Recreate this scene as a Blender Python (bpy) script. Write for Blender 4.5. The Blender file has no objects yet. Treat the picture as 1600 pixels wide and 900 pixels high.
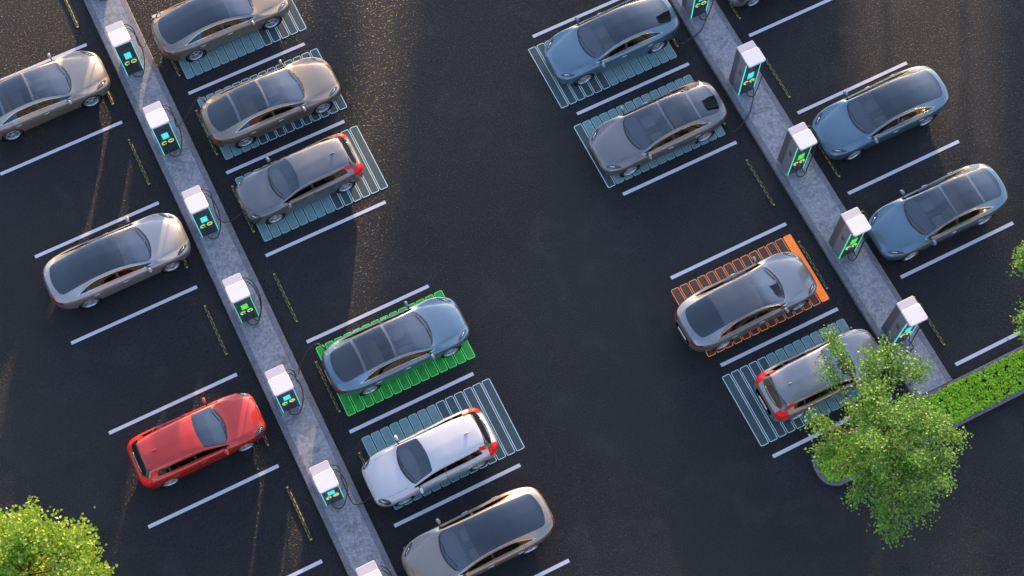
import bpy, math, random
import numpy as np
from mathutils import Vector, Matrix

random.seed(7); rng = np.random.default_rng(7)
PI = math.pi
S = bpy.context.scene
col = S.collection

# ------------------------------------------------------------------ camera, light, exposure
cd = bpy.data.cameras.new('camera'); cam = bpy.data.objects.new('camera', cd); col.objects.link(cam)
cd.sensor_width = 36.0; cd.lens = 55.947; cd.clip_start = 1.0; cd.clip_end = 3000
M = Matrix(((0.895742, 0.416546, -0.155355), (-0.444554, 0.835936, -0.321842), (-0.004195, 0.357351, 0.933961))).to_4x4()
M.translation = Vector((-7.2261, -18.8834, 50.6418))
cam.matrix_world = M
S.camera = cam
SUN_AZ, SUN_EL = 59.3, 7.8            # azimuth counted from +X towards +Y
w = bpy.data.worlds.new('World'); S.world = w; w.use_nodes = True
nt = w.node_tree; bg = nt.nodes['Background']
sky = nt.nodes.new('ShaderNodeTexSky'); sky.sky_type = 'NISHITA'; sky.sun_disc = False
sky.sun_elevation = math.radians(SUN_EL); sky.sun_rotation = math.radians(90 - SUN_AZ); sky.ozone_density = 1.0; sky.dust_density = 1.0; sky.air_density = 1.0
_mx = nt.nodes.new('ShaderNodeMix'); _mx.data_type = 'RGBA'; _mx.blend_type = 'MULTIPLY'; _mx.inputs[0].default_value = 1.0; _mx.inputs[7].default_value = (1.02, .965, 1.10, 1)
nt.links.new(sky.outputs[0], _mx.inputs[6]); nt.links.new(_mx.outputs[2], bg.inputs[0]); bg.inputs[1].default_value = 0.15
sl = bpy.data.lights.new('sun', 'SUN'); sun = bpy.data.objects.new('sun', sl); col.objects.link(sun)
sl.energy = 2.3; sl.angle = math.radians(1.0); sl.color = (1.0, 0.68, 0.38)
_d = Vector((math.cos(math.radians(SUN_EL)) * math.cos(math.radians(SUN_AZ)), math.cos(math.radians(SUN_EL)) * math.sin(math.radians(SUN_AZ)), math.sin(math.radians(SUN_EL))))
sun.rotation_euler = _d.to_track_quat('Z', 'Y').to_euler()
S.view_settings.view_transform = 'Standard'; S.view_settings.look = 'None'; S.view_settings.gamma = 1.0
S.view_settings.use_curve_mapping = False
S.view_settings.exposure = 2.55

# ------------------------------------------------------------------ materials
def mat(name, color=(.5, .5, .5), rough=.5, metal=0., coat=0., emis=None, estr=0., spec=.5):
    m = bpy.data.materials.new(name); m.use_nodes = True
    b = m.node_tree.nodes['Principled BSDF']
    b.inputs['Base Color'].default_value = (*color, 1); b.inputs['Roughness'].default_value = rough
    b.inputs['Metallic'].default_value = metal; b.inputs['Coat Weight'].default_value = coat
    b.inputs['Coat Roughness'].default_value = .04
    b.inputs['Specular IOR Level'].default_value = spec
    if emis:
        b.inputs['Emission Color'].default_value = (*emis, 1); b.inputs['Emission Strength'].default_value = estr
    return m

class NB:
    def __init__(s, m): s.t = m.node_tree; s.b = s.t.nodes.get('Principled BSDF'); s.L = s.t.links.new
    def n(s, typ, **k):
        x = s.t.nodes.new(typ)
        for a, v in k.items(): setattr(x, a, v)
        return x
    def pos(s):
        if not hasattr(s, 'g'): s.g = s.n('ShaderNodeNewGeometry')
        return s.g.outputs['Position']
    def obj(s):
        if not hasattr(s, 'tc'): s.tc = s.n('ShaderNodeTexCoord')
        return s.tc.outputs['Object']
    def noise(s, scale, detail=4, rough=.6, vec=None, dist=0.):
        x = s.n('ShaderNodeTexNoise'); x.inputs['Scale'].default_value = scale; x.inputs['Detail'].default_value = detail
        x.inputs['Roughness'].default_value = rough; x.inputs['Distortion'].default_value = dist
        s.L(vec if vec is not None else s.pos(), x.inputs['Vector']); return x.outputs['Fac']
    def ramp(s, fac, stops):
        x = s.n('ShaderNodeValToRGB'); e = x.color_ramp.elements
        while len(e) < len(stops): e.new(.5)
        for i, (p, c) in enumerate(stops):
            e[i].position = p; e[i].color = (*c, 1) if len(c) == 3 else c
        s.L(fac, x.inputs[0]); return x.outputs[0]
    def mix(s, f, a, b, typ='MIX'):
        x = s.n('ShaderNodeMix', data_type='RGBA', blend_type=typ)
        for i, v in ((0, f), (6, a), (7, b)):
            if isinstance(v, (int, float)): x.inputs[i].default_value = v
            elif isinstance(v, tuple): x.inputs[i].default_value = (*v, 1)
            else: s.L(v, x.inputs[i])
        return x.outputs[2]
    def math(s, op, a, b=0.):
        x = s.n('ShaderNodeMath', operation=op)
        for i, v in ((0, a), (1, b)):
            if isinstance(v, (int, float)): x.inputs[i].default_value = v
            else: s.L(v, x.inputs[i])
        return x.outputs[0]
    def bump(s, h, strength=.5, dist=.01, nrm=None):
        x = s.n('ShaderNodeBump'); x.inputs['Strength'].default_value = strength; x.inputs['Distance'].default_value = dist
        s.L(h, x.inputs['Height'])
        if nrm: s.L(nrm, x.inputs['Normal'])
        return x.outputs[0]

def g(v): return (v, v, v)
# asphalt: dark binder with stone grains, patchy wear
m_asph = mat('asphalt', rough=.75); N = NB(m_asph)
big = N.noise(.16, 5, .6); mid = N.noise(1.3, 6, .65); fine = N.noise(24, 3, .75); grain = N.noise(15, 2, .8); blotch = N.noise(.55, 7, .7, dist=1.0)
base = N.ramp(big, [(.36, (.0052, .0060, .0076)), (.64, (.0125, .0134, .0155))])
base = N.mix(.5, base, N.ramp(mid, [(.38, (.0040, .0048, .0064)), (.64, (.0145, .0153, .0175))]))
base = N.mix(N.ramp(blotch, [(.52, g(0)), (.66, g(.6))]), base, (.0210, .0215, .0235))
stn = N.noise(.8, 3, .5, dist=.4)
base = N.mix(N.ramp(stn, [(.66, g(0)), (.74, g(.55))]), base, (.0035, .0038, .0048))
base = N.mix(N.ramp(fine, [(.54, g(0)), (.64, g(.8))]), base, (.036, .039, .045))
base = N.mix(N.ramp(fine, [(.36, g(.8)), (.46, g(0))]), base, (.0015, .002, .003))
base = N.mix(N.ramp(N.noise(3.1, 8, .75, dist=1.2), [(.60, g(0)), (.78, g(.5))]), base, (.003, .0035, .005))
N.L(base, N.b.inputs['Base Color'])
stones = N.ramp(grain, [(.585, g(0)), (.66, g(1))])
rgh = N.mix(stones, N.ramp(mid, [(.3, g(.7)), (.7, g(.9))]), g(.30))
N.L(rgh, N.b.inputs['Roughness'])
N.b.inputs['Specular IOR Level'].default_value = .25
N.L(N.bump(stones, 1.0, .062, N.bump(fine, .6, .004)), N.b.inputs['Normal'])
# concrete of the islands
def concrete(name, lo, hi, wear=True):
    m = mat(name, rough=.8); N = NB(m)
    a = N.noise(1.1, 7, .7, dist=.8); b = N.noise(9, 6, .75); c = N.noise(60, 3, .7)
    base = N.ramp(a, [(.32, lo), (.68, hi)])
    base = N.mix(N.ramp(b, [(.42, g(0)), (.62, g(.8))]), base, tuple(min(1, v * 1.35) for v in hi))
    base = N.mix(N.ramp(N.noise(2.3, 9, .8, dist=2.0), [(.50, g(0)), (.66, g(.75))]), base, tuple(v * .62 for v in lo))
    vo = N.n('ShaderNodeTexVoronoi', feature='DISTANCE_TO_EDGE'); vo.inputs['Scale'].default_value = .42
    wv = N.n('ShaderNodeVectorMath', operation='ADD'); nz = N.n('ShaderNodeTexNoise'); nz.inputs['Scale'].default_value = 2.2; nz.inputs['Detail'].default_value = 6
    N.L(N.pos(), nz.inputs['Vector']); N.L(N.pos(), wv.inputs[0]); N.L(nz.outputs['Color'], wv.inputs[1]); N.L(wv.outputs[0], vo.inputs['Vector'])
    if wear: base = N.mix(N.ramp(vo.outputs['Distance'], [(0, g(.5)), (.012, g(0))]), base, tuple(v * .5 for v in lo))
    N.L(base, N.b.inputs['Base Color']); N.L(N.bump(N.mix(.5, b, c), .5, .008), N.b.inputs['Normal'])
    return m
m_conc = concrete('island_concrete', (.105, .11, .125), (.215, .21, .23))
m_kerb = concrete('kerb_concrete', (.085, .083, .095), (.12, .118, .13), False)
# worn white road paint
def road_paint(name, c, wornc=(.03, .03, .034), worn=.55):
    m = mat(name, c, .7); N = NB(m)
    a = N.noise(7, 6, .75); b = N.noise(40, 3, .7)
    base = N.mix(N.ramp(b, [(.3, g(.25)), (.6, g(0))]), c, tuple(v * .55 for v in c))
    base = N.mix(N.ramp(a, [(worn, g(0)), (worn + .18, g(.55))]), base, wornc)
    N.L(base, N.b.inputs['Base Color']); N.L(N.bump(b, .4, .006), N.b.inputs['Normal'])
    return m
m_line = road_paint('white_line_paint', (.49, .465, .50), worn=.66)
def pad_mat(name, c, dark, worn=.5):
    m = mat(name, c, .65); N = NB(m)
    a = N.noise(5, 8, .78, dist=.8); b = N.noise(40, 3, .7)
    base = N.mix(N.ramp(a, [(worn - .14, g(0)), (worn + .14, g(.75))]), c, dark)
    base = N.mix(N.ramp(b, [(.42, g(0)), (.7, g(.35))]), base, tuple(v * .5 for v in dark))
    N.L(base, N.b.inputs['Base Color']); N.L(N.bump(b, .4, .006), N.b.inputs['Normal'])
    return m
def glow(m, c, k):      # faint emission added to brighten the marking paint
    b_ = m.node_tree.nodes['Principled BSDF']; b_.inputs['Emission Color'].default_value = (*c, 1); b_.inputs['Emission Strength'].default_value = k
m_teal = pad_mat('teal_bar_paint', (.155, .265, .265), (.075, .145, .15))
m_teal_dim = pad_mat('faint_teal_bar_paint', (.034, .062, .066), (.022, .038, .042))
m_teal_edge = pad_mat('pale_teal_edge_paint', (.50, .66, .64), (.34, .48, .48), .62)
m_green = pad_mat('green_bar_paint', (.022, .37, .038), (.008, .15, .014))
m_green_edge = pad_mat('green_edge_paint_glow', (.10, .75, .14), (.06, .50, .09), .62); glow(m_green_edge, (.06, .9, .12), .02)
m_orange = pad_mat('orange_bar_paint_glow', (.85, .22, .02), (.50, .11, .01)); glow(m_orange, (1, .17, .008), .085)
m_orange_dim = pad_mat('faint_orange_bar_paint', (.095, .042, .022), (.05, .025, .017))
m_orange_edge = pad_mat('orange_edge_paint_glow', (.85, .26, .06), (.50, .14, .03), .62); glow(m_orange_edge, (1, .22, .04), .035)

m_rubber = mat('black_rubber', (.018, .018, .02), .8)
m_yellow = road_paint('yellow_reflective', (.40, .33, .012), (.04, .04, .02), .52)
m_tyre = mat('tyre_rubber', (.015, .015, .017), .75)
m_rim = mat('alloy_rim', (.46, .47, .50), .35, .6)
m_black = mat('black_trim', (.012, .012, .014), .45)
m_gap = mat('panel_gap', (.006, .006, .007), .8)
m_chrome = mat('chrome_trim', (.48, .49, .52), .22, 1.)
m_cable = mat('cable_rubber', (.012, .012, .014), .55)
m_lamp = mat('lamp_glass', (.035, .038, .042), .2, 0, .3)
m_reflector = mat('lamp_reflector', (.85, .87, .9), .15, .9)
m_red = mat('tail_lamp_red', (.62, .010, .010), .4, 0, .12, spec=.15); m_red.node_tree.nodes['Principled BSDF'].inputs['Emission Color'].default_value = (1, .04, .02, 1)
m_reddark = mat('tail_lamp_dark_red', (.16, .008, .01), .15, 0, 1.)
m_int = mat('cabin_trim', (.03, .03, .034), .8)
m_seat = mat('seat_leather', (.20, .15, .12), .6)
m_seatdark = mat('dark_seat_cloth', (.05, .05, .055), .7)
m_dash = mat('dashboard_plastic', (.10, .10, .11), .6)

def paint(name, c, metal=.62, rough=.40):
    m = mat(name, c, rough, metal, 1.0); N = NB(m)
    nz = N.noise(900, 2, .5, N.obj()); 
    base = N.mix(.06, c, N.ramp(nz, [(.35, tuple(v * .6 for v in c)), (.65, tuple(min(1, v * 1.4) for v in c))]))
    dust = N.noise(2.2, 6, .7, N.obj())
    N.L(base, N.b.inputs['Base Color'])
    N.L(N.ramp(dust, [(.3, g(rough * .85)), (.75, g(rough * 1.25))]), N.b.inputs['Roughness'])
    return m
P_TAN = paint('champagne_paint', (.235, .195, .160)); P_TAN2 = paint('bronze_paint', (.185, .145, .110))
P_SILVER = paint('silver_paint', (.268, .250, .243)); P_GREY = paint('grey_paint', (.118, .114, .120))
P_BLUE = paint('blue_paint', (.085, .145, .195)); P_BROWN = paint('warm_grey_paint', (.145, .134, .138))
P_STEEL = paint('steel_paint', (.185, .188, .198)); P_RED = paint('red_paint', (.40, .013, .004), .35, .42)
P_SAND = paint('sand_grey_paint', (.215, .190, .168)); P_WHITE = paint('white_paint', (.40, .392, .41), .1, .4); P_BEIGE = paint('beige_paint', (.24, .222, .205))

def glass(name, tint=.35, refl=.10, c=(1, 1, 1)):
    m = bpy.data.materials.new(name); m.use_nodes = True; t = m.node_tree; t.nodes.clear()
    o = t.nodes.new('ShaderNodeOutputMaterial'); mx = t.nodes.new('ShaderNodeMixShader'); tr = t.nodes.new('ShaderNodeBsdfTransparent')
    gl = t.nodes.new('ShaderNodeBsdfGlossy'); gl.inputs['Roughness'].default_value = .04
    fr = t.nodes.new('ShaderNodeFresnel'); fr.inputs['IOR'].default_value = 1.6
    ad = t.nodes.new('ShaderNodeMath'); ad.operation = 'ADD'; ad.inputs[1].default_value = refl
    tr.inputs['Color'].default_value = (*[tint * v for v in c], 1)
    gl.inputs['Color'].default_value = (.9, .93, 1, 1)
    L = t.links.new; L(fr.outputs[0], ad.inputs[0]); L(ad.outputs[0], mx.inputs[0]); L(tr.outputs[0], mx.inputs[1]); L(gl.outputs[0], mx.inputs[2]); L(mx.outputs[0], o.inputs[0])
    return m
m_wind = glass('windshield_glass', .88, .06)
m_pano = glass('panorama_glass', .70, .04, (1, .94, .9))
m_side = glass('side_window_glass', .09, -.02)
m_darkglass = None
m_darkglass = glass('dark_roof_glass', .22, .045, (1, .92, .86)); m_hatchglass = mat('dark_rear_glass', (.008, .009, .011), .12, 0, .6)
m_greyglass = mat('grey_roof_glass', (.06, .063, .072), .2, .3, .8)

# ------------------------------------------------------------------ helpers
def tag(o, label=None, cat=None, group=None, kind=None):
    if label: o['label'] = label
    if cat: o['category'] = cat
    if group: o['group'] = group
    if kind: o['kind'] = kind
    return o
def empty(name, loc=(0, 0, 0), rz=0.):
    o = bpy.data.objects.new(name, None); col.objects.link(o); o.location = loc; o.rotation_euler = (0, 0, rz); o.empty_display_size = .2
    return o
def link(name, me, parent=None, loc=None):
    o = bpy.data.objects.new(name, me); col.objects.link(o)
    if parent is not None: o.parent = parent
    if loc is not None: o.location = loc
    return o

class MB:
    """collects shapes into one mesh"""
    def __init__(s): s.v = []; s.f = []; s.mi = []; s.m = 0; s.smooth = []
    def add(s, vs, fs, smooth=False):
        b = len(s.v); s.v += [tuple(p) for p in vs]
        for f in fs: s.f.append([b + i for i in f]); s.mi.append(s.m); s.smooth.append(smooth)
    def box(s, x0, x1, y0, y1, z0, z1, bev=0.):
        if bev <= 0:
            vs = [(x, y, z) for z in (z0, z1) for y in (y0, y1) for x in (x0, x1)]
            s.add(vs, [(0, 2, 3, 1), (4, 5, 7, 6), (0, 1, 5, 4), (1, 3, 7, 5), (3, 2, 6, 7), (2, 0, 4, 6)]); return
        s.prism(rrect(x0, x1, y0, y1, bev, 4), z0, z1, bev * .5)
    def prism(s, poly, z0, z1, bev=0.):
        n = len(poly); cx = sum(p[0] for p in poly) / n; cy = sum(p[1] for p in poly) / n
        rings = [(poly, z0), (poly, z1 - bev)]
        if bev > 0:
            xs = [p[0] for p in poly]; ys = [p[1] for p in poly]
            fx = 1 - bev / max(1e-6, (max(xs) - min(xs)) / 2); fy = 1 - bev / max(1e-6, (max(ys) - min(ys)) / 2)
            mxx = (max(xs) + min(xs)) / 2; mxy = (max(ys) + min(ys)) / 2
            rings.append(([(mxx + (x - mxx) * (1 + (fx - 1) * .3), mxy + (y - mxy) * (1 + (fy - 1) * .3)) for x, y in poly], z1 - bev * .3))
            rings.append(([(mxx + (x - mxx) * fx, mxy + (y - mxy) * fy) for x, y in poly], z1))
        vs = []; fs = []
        for p, z in rings: vs += [(x, y, z) for x, y in p]
        for r in range(len(rings) - 1):
            for i in range(n):
                j = (i + 1) % n; fs.append((r * n + i, r * n + j, (r + 1) * n + j, (r + 1) * n + i))
        fs.append(tuple(range(n))[::-1]); fs.append(tuple((len(rings) - 1) * n + i for i in range(n)))
        s.add(vs, fs)
    def tube(s, pts, r, n=8, closed=False, r2=None):
        pts = [Vector(p) for p in pts]; k = len(pts); vs = []; up = Vector((0, 0, 1)); prev = None
        for i, p in enumerate(pts):
            if closed: t = pts[(i + 1) % k] - pts[(i - 1) % k]
            else: t = pts[min(i + 1, k - 1)] - pts[max(i - 1, 0)]
            t.normalize()
            a = (prev if prev is not None else (Vector((1, 0, 0)) if abs(t.z) > .9 else up)); a = (a - t * a.dot(t))
            if a.length < 1e-4: a = Vector((1, 0, 0)) - t * t.x
            a.normalize(); b = t.cross(a); prev = a
            rr = r if r2 is None else r + (r2 - r) * i / max(1, k - 1)
            if isinstance(r, (list, tuple)): rr = r[i]
            for q in range(n):
                th = 2 * PI * q / n; vs.append(p + (a * math.cos(th) + b * math.sin(th)) * rr)
        fs = []
        for i in range(k if closed else k - 1):
            for q in range(n):
                a0 = i * n + q; a1 = i * n + (q + 1) % n; b0 = ((i + 1) % k) * n + q; b1 = ((i + 1) % k) * n + (q + 1) % n
                fs.append((a0, a1, b1, b0))
        if not closed: fs.append(tuple(range(n))[::-1]); fs.append(tuple((k - 1) * n + q for q in range(n)))
        s.add(vs, fs, True)
    def lathe(s, prof, n=32, axis='y', c=(0, 0, 0)):
        vs = []; fs = []; k = len(prof)
        for q in range(n):
            th = 2 * PI * q / n
            for r, h in prof:
                if axis == 'y': vs.append((c[0] + r * math.cos(th), c[1] + h, c[2] + r * math.sin(th)))
                else: vs.append((c[0] + r * math.cos(th), c[1] + r * math.sin(th), c[2] + h))
        for q in range(n):
            for i in range(k - 1):
                a = q * k + i; b = ((q + 1) % n) * k + i; fs.append((a, b, b + 1, a + 1))
        s.add(vs, fs, True)
    def ellip(s, c, r, e=2.0, nu=12, nv=16, rot=None):
        """superellipsoid: e=2 an ellipsoid, higher is boxier"""
        def sp(v, p): return math.copysign(abs(v) ** p, v)
        p = 2.0 / e; vs = []; fs = []
        for i in range(nu + 1):
            a = -PI / 2 + PI * i / nu
            for j in range(nv):
                b = 2 * PI * j / nv
                q = Vector((r[0] * sp(math.cos(a), p) * sp(math.cos(b), p), r[1] * sp(math.cos(a), p) * sp(math.sin(b), p), r[2] * sp(math.sin(a), p)))
                if rot: q = rot @ q
                vs.append((c[0] + q.x, c[1] + q.y, c[2] + q.z))
        for i in range(nu):
            for j in range(nv):
                j2 = (j + 1) % nv; fs.append((i * nv + j, i * nv + j2, (i + 1) * nv + j2, (i + 1) * nv + j))
        s.add(vs, fs, True)
    def mesh(s, name, mats):
        me = bpy.data.meshes.new(name); me.from_pydata(s.v, [], s.f)
        if not isinstance(mats, (list, tuple)): mats = [mats]
        for m in mats: me.materials.append(m)
        me.polygons.foreach_set('material_index', s.mi); me.polygons.foreach_set('use_smooth', s.smooth)
        me.validate(); me.update(); return me
    def build(s, name, mats, parent=None, loc=None): return link(name, s.mesh(name, mats), parent, loc)
def rrect(x0, x1, y0, y1, r, n=5):
    out = []
    for cx, cy, a in ((x1 - r, y1 - r, 0), (x0 + r, y1 - r, 90), (x0 + r, y0 + r, 180), (x1 - r, y0 + r, 270)):
        for i in range(n + 1):
            t = math.radians(a + 90 * i / n); out.append((cx + r * math.cos(t), cy + r * math.sin(t)))
    return out
def spline(pts, n=8):
    P = [Vector(p) for p in pts]; P = [2 * P[0] - P[1]] + P + [2 * P[-1] - P[-2]]; out = []
    for i in range(1, len(P) - 2):
        for k in range(n):
            t = k / n; a, b, c, d = P[i - 1], P[i], P[i + 1], P[i + 2]
            out.append(.5 * ((2 * b) + (c - a) * t + (2 * a - 5 * b + 4 * c - d) * t * t + (-a + 3 * b - 3 * c + d) * t ** 3))
    out.append(P[-2]); return out

# ------------------------------------------------------------------ ground, bays, islands
def sheet(name, x0, x1, y0, y1, z, m):
    b = MB(); b.add([(x0, y0, z), (x1, y0, z), (x1, y1, z), (x0, y1, z)], [(0, 1, 2, 3)]); o = b.build(name, m); tag(o, kind='structure'); return o
sheet('asphalt_ground', -700, 700, -700, 700, 0, m_asph)
LX = {'A': (-12.968, -8.399), 'B': (-5.850, -1.315), 'C': (6.212, 10.736), 'D': (13.241, 17.766)}
LY = {'A': (13.90, range(-1, 9)), 'B': (13.90, range(-1, 9)), 'C': (6.97, range(-1, 6)), 'D': (7.0, range(-1, 6))}
for k in 'ABCD':
    y0, rg = LY[k]
    for i in rg:
        sheet('parking_line', LX[k][0], LX[k][1], y0 - 3.5 * i - .062, y0 - 3.5 * i + .062, .008, m_line)

def island(x0, x1, y0, y1):
    kw = .20
    b = MB(); b.box(x0 + kw + .004, x1 - kw - .004, y0, y1, -.1, .150); o = b.build('concrete_island', m_conc); tag(o, kind='structure')
    for a, s in ((x0, 1), (x1, -1)):
        b = MB(); pr = [(a, -.1), (a, .115), (a + s * .015, .135), (a + s * .035, .142), (a + s * kw, .153), (a + s * kw, -.1)]
        y = y0
        while y < y1:
            ye = min(y + 120, y1)
            vs = [(p[0], y, p[1]) for p in pr] + [(p[0], ye - .006, p[1]) for p in pr]; n = len(pr)
            fs = [(i, (i + 1) % n, n + (i + 1) % n, n + i) for i in range(n)] + [tuple(range(n)), tuple(range(n, 2 * n))]
            b.add(vs, fs); y = ye
        tag(b.build('kerb', m_kerb), kind='structure')
island(-7.835, -6.444, -60, 60); island(11.36, 12.82, -10.93, 60)

# planter strip with a rounded end
def stadium(x0, x1, y0, y1, r, n=10):
    out = [(x1, y0), (x1, y1)]
    for i in range(n + 1):
        t = math.radians(90 + 90 * i / n); out.append((x0 + r + r * math.cos(t), y1 - r + r * math.sin(t)))
    for i in range(n + 1):
        t = math.radians(180 + 90 * i / n); out.append((x0 + r + r * math.cos(t), y0 + r + r * math.sin(t)))
    return out
PX0, PX1, PY0, PY1 = 7.2, 40.0, -12.36, -10.95
outer = stadium(PX0, PX1, PY0, PY1, .62); inner = stadium(PX0 + .19, PX1 - .19, PY0 + .19, PY1 - .19, .45)
b = MB(); n = len(outer)
vs = [(x, y, -.1) for x, y in outer] + [(x, y, .13) for x, y in outer] + [(x + (ix - x) * .12, y + (iy - y) * .12, .152) for (x, y), (ix, iy) in zip(outer, inner)] + [(x, y, .157) for x, y in inner] + [(x, y, 0) for x, y in inner]
fs = [(r * n + i, r * n + (i + 1) % n, (r + 1) * n + (i + 1) % n, (r + 1) * n + i) for r in range(4) for i in range(n)]
b.add(vs, fs); tag(b.build('planter_kerb', m_kerb), kind='structure')
m_soil = mat('soil', (.035, .028, .02), .95)
b = MB(); b.add([(x, y, .09) for x, y in inner], [tuple(range(n))]); tag(b.build('planter_soil', m_soil), kind='structure')

# ------------------------------------------------------------------ charge bar markings
def bars(cy, nfill, side, fill, dim, edge, label, h=1.34, x0=None, edgefill=None):
    """14 painted bars across a bay; nfill solid ones counted from the island side (side = -1: island at low x)"""
    X0 = x0; root = empty('charge_bar_marking', (X0, cy, .008))
    tag(root, label, 'bay marking', 'charge bar markings painted under parked cars')
    pitch = 4.73 / 14
    for i in range(14):
        j = i if side < 0 else 13 - i
        a = i * pitch + .012; c = a + pitch - .036
        o_ = rrect(a, c, -h, h, .055, 4); r_ = rrect(a + .024, c - .024, -h + .024, h - .024, .035, 4); n = len(o_)
        B = MB(); B.m = 1
        B.add([(x, y, .004) for x, y in o_] + [(x, y, .004) for x, y in r_], [(q, (q + 1) % n, n + (q + 1) % n, n + q) for q in range(n)])
        B.m = 0
        B.add([(x, y, .004) for x, y in r_], [tuple(range(n))])
        B.build('bar', [fill if j < nfill else dim, (edgefill if (edgefill and j < nfill) else edge)], root)
m_teal_edge2 = pad_mat('soft_teal_edge_paint', (.26, .42, .42), (.15, .27, .28), .60)
T = (m_teal, m_teal_dim, m_teal_edge)
bars(12.28, 9, -1, *T, 'pale teal charge bars under the dark roofed sedan at the top edge', x0=-5.69, edgefill=m_teal_edge2)
bars(8.70, 4, -1, *T, 'faint outlined charge bars under the tan glass roofed sedan', x0=-5.69, edgefill=m_teal_edge2)
bars(5.22, 8, -1, *T, 'teal charge bars under the grey hatchback, last six only outlined', x0=-5.69, edgefill=m_teal_edge2)
bars(-1.76, 14, -1, m_green, m_green, m_green_edge, 'solid green charge bars under the blue sedan', x0=-5.69)
bars(-5.31, 8, -1, *T, 'teal charge bars under the white hatchback, last six only outlined', x0=-5.62, edgefill=m_teal_edge2)
bars(5.24, 8, 1, *T, 'teal charge bars under the blue sedan near the top, two wide outlines at its nose', x0=5.80, edgefill=m_teal_edge2)
bars(1.74, 13, 1, *T, 'teal charge bars under the warm grey sedan with glass roof', x0=5.85, edgefill=m_teal_edge2)
bars(-5.26, 1, 1, m_orange, m_orange_dim, m_orange_edge, 'brown charge bars with orange outlines and one solid orange bar', x0=5.97)
bars(-8.74, 9, 1, *T, 'teal charge bars under the grey hatchback beside the tree', x0=6.02, edgefill=m_teal_edge2)

# ------------------------------------------------------------------ wheel stops
def wheel_stop_mesh():
    b = MB(); L = 2.0; w_, h_ = .052, .05
    pr = [(-w_, 0), (-w_ * .92, h_ * .45), (-w_ * .45, h_), (w_ * .45, h_), (w_ * .92, h_ * .45), (w_, 0)]
    vs = []; ys = [-L / 2, -L / 2 + .02, L / 2 - .02, L / 2]
    for i, y in enumerate(ys):
        k = .8 if i in (0, 3) else 1
        vs += [(p[0] * k, y, p[1] * k) for p in pr]
    n = 6; fs = [(r * n + i, r * n + i + 1, (r + 1) * n + i + 1, (r + 1) * n + i) for r in range(3) for i in range(n - 1)] + [tuple(range(n)), tuple(range(3 * n, 4 * n))]
    b.add(vs, fs); return b.mesh('wheel_stop', m_rubber)
def stop_marks():
    b = MB(); L = 2.0
    for s in (-1, 1):
        for i in range(8):
            y = -L / 2 + .10 + i * .232 + (.116 if s > 0 else 0); 
            if y + .15 > L / 2 - .06: continue
            x0, z0, x1, z1 = s * .042, .034, s * .0275, .0485
            for (a, c) in ((0, .15),):
                b.add([(x0, y + a, z0), (x0, y + c, z0), (x1, y + c, z1), (x1, y + a, z1)], [(0, 1, 2, 3)])
    return b.mesh('reflective_stripes', m_yellow)
def stop_cap():
    b = MB(); b.box(-.036, .036, -.024, .024, .02, .058, .010); return b.mesh('end_cap', m_yellow)
ws_me, mk_me, cp_me = wheel_stop_mesh(), stop_marks(), stop_cap()
def wheel_stop(x, y, label):
    r = link('wheel_stop', ws_me, None, (x, y, .006)); tag(r, label, 'wheel stop', 'black and yellow wheel stops along the islands')
    link('reflective_stripes', mk_me, r)
    for s in (-1, 1): link('end_cap', cp_me, r, (0, s * .955, 0))
for x, y, lb in [
    (-8.43, 15.65, 'wheel stop in the empty bay above the tan sedan cropped by the left edge'),
    (-8.43, 12.15, 'wheel stop at the nose of the tan sedan cropped by the left edge'),
    (-8.43, 8.65, 'wheel stop in the empty bay between the two light sedans left of the island'),
    (-8.43, 5.15, 'wheel stop at the nose of the silver sedan left of the first island'),
    (-8.43, 1.65, 'wheel stop in the empty bay between silver sedan and red hatchback'),
    (-8.43, -1.86, 'wheel stop at the nose of the red hatchback'),
    (-8.43, -5.36, 'wheel stop in the empty bay below the red hatchback'),
    (-5.86, 12.15, 'wheel stop behind the tan sedan cut off by the top edge'),
    (-5.86, 8.65, 'wheel stop behind the tan glass roofed sedan with a plugged in cable'),
    (-5.86, 5.35, 'wheel stop at the nose of the plugged in grey hatchback'),
    (-5.86, 1.67, 'wheel stop in the empty bay above the green charge bars'),
    (-5.86, -1.86, 'wheel stop behind the blue sedan on green charge bars'),
    (-5.86, -5.36, 'wheel stop at the nose of the white hatchback'),
    (-5.86, -8.86, 'wheel stop at the nose of the tan sedan at the bottom edge'),
    (10.70, 5.22, 'wheel stop behind the blue sedan plugged in near the top edge'),
    (10.70, 1.72, 'wheel stop behind the warm grey glass roofed sedan'),
    (10.70, -1.78, 'wheel stop in the empty bay above the orange charge bars'),
    (10.78, -5.28, 'wheel stop beside the solid orange bar'),
    (10.78, -8.78, 'wheel stop at the nose of the hatchback beside the tree'),
    (13.28, 5.22, 'wheel stop at the nose of the beige hatchback cut off by the top edge'),
    (13.28, 1.63, 'wheel stop in the empty bay above the blue dark roofed sedan'),
    (13.28, -1.85, 'wheel stop at the nose of the blue dark roofed sedan'),
    (13.28, -5.28, 'wheel stop at the nose of the blue glass roofed sedan beside the second island'),
    (13.26, -8.78, 'wheel stop in the empty bay above the planter')]:
    wheel_stop(x, y, lb)

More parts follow.
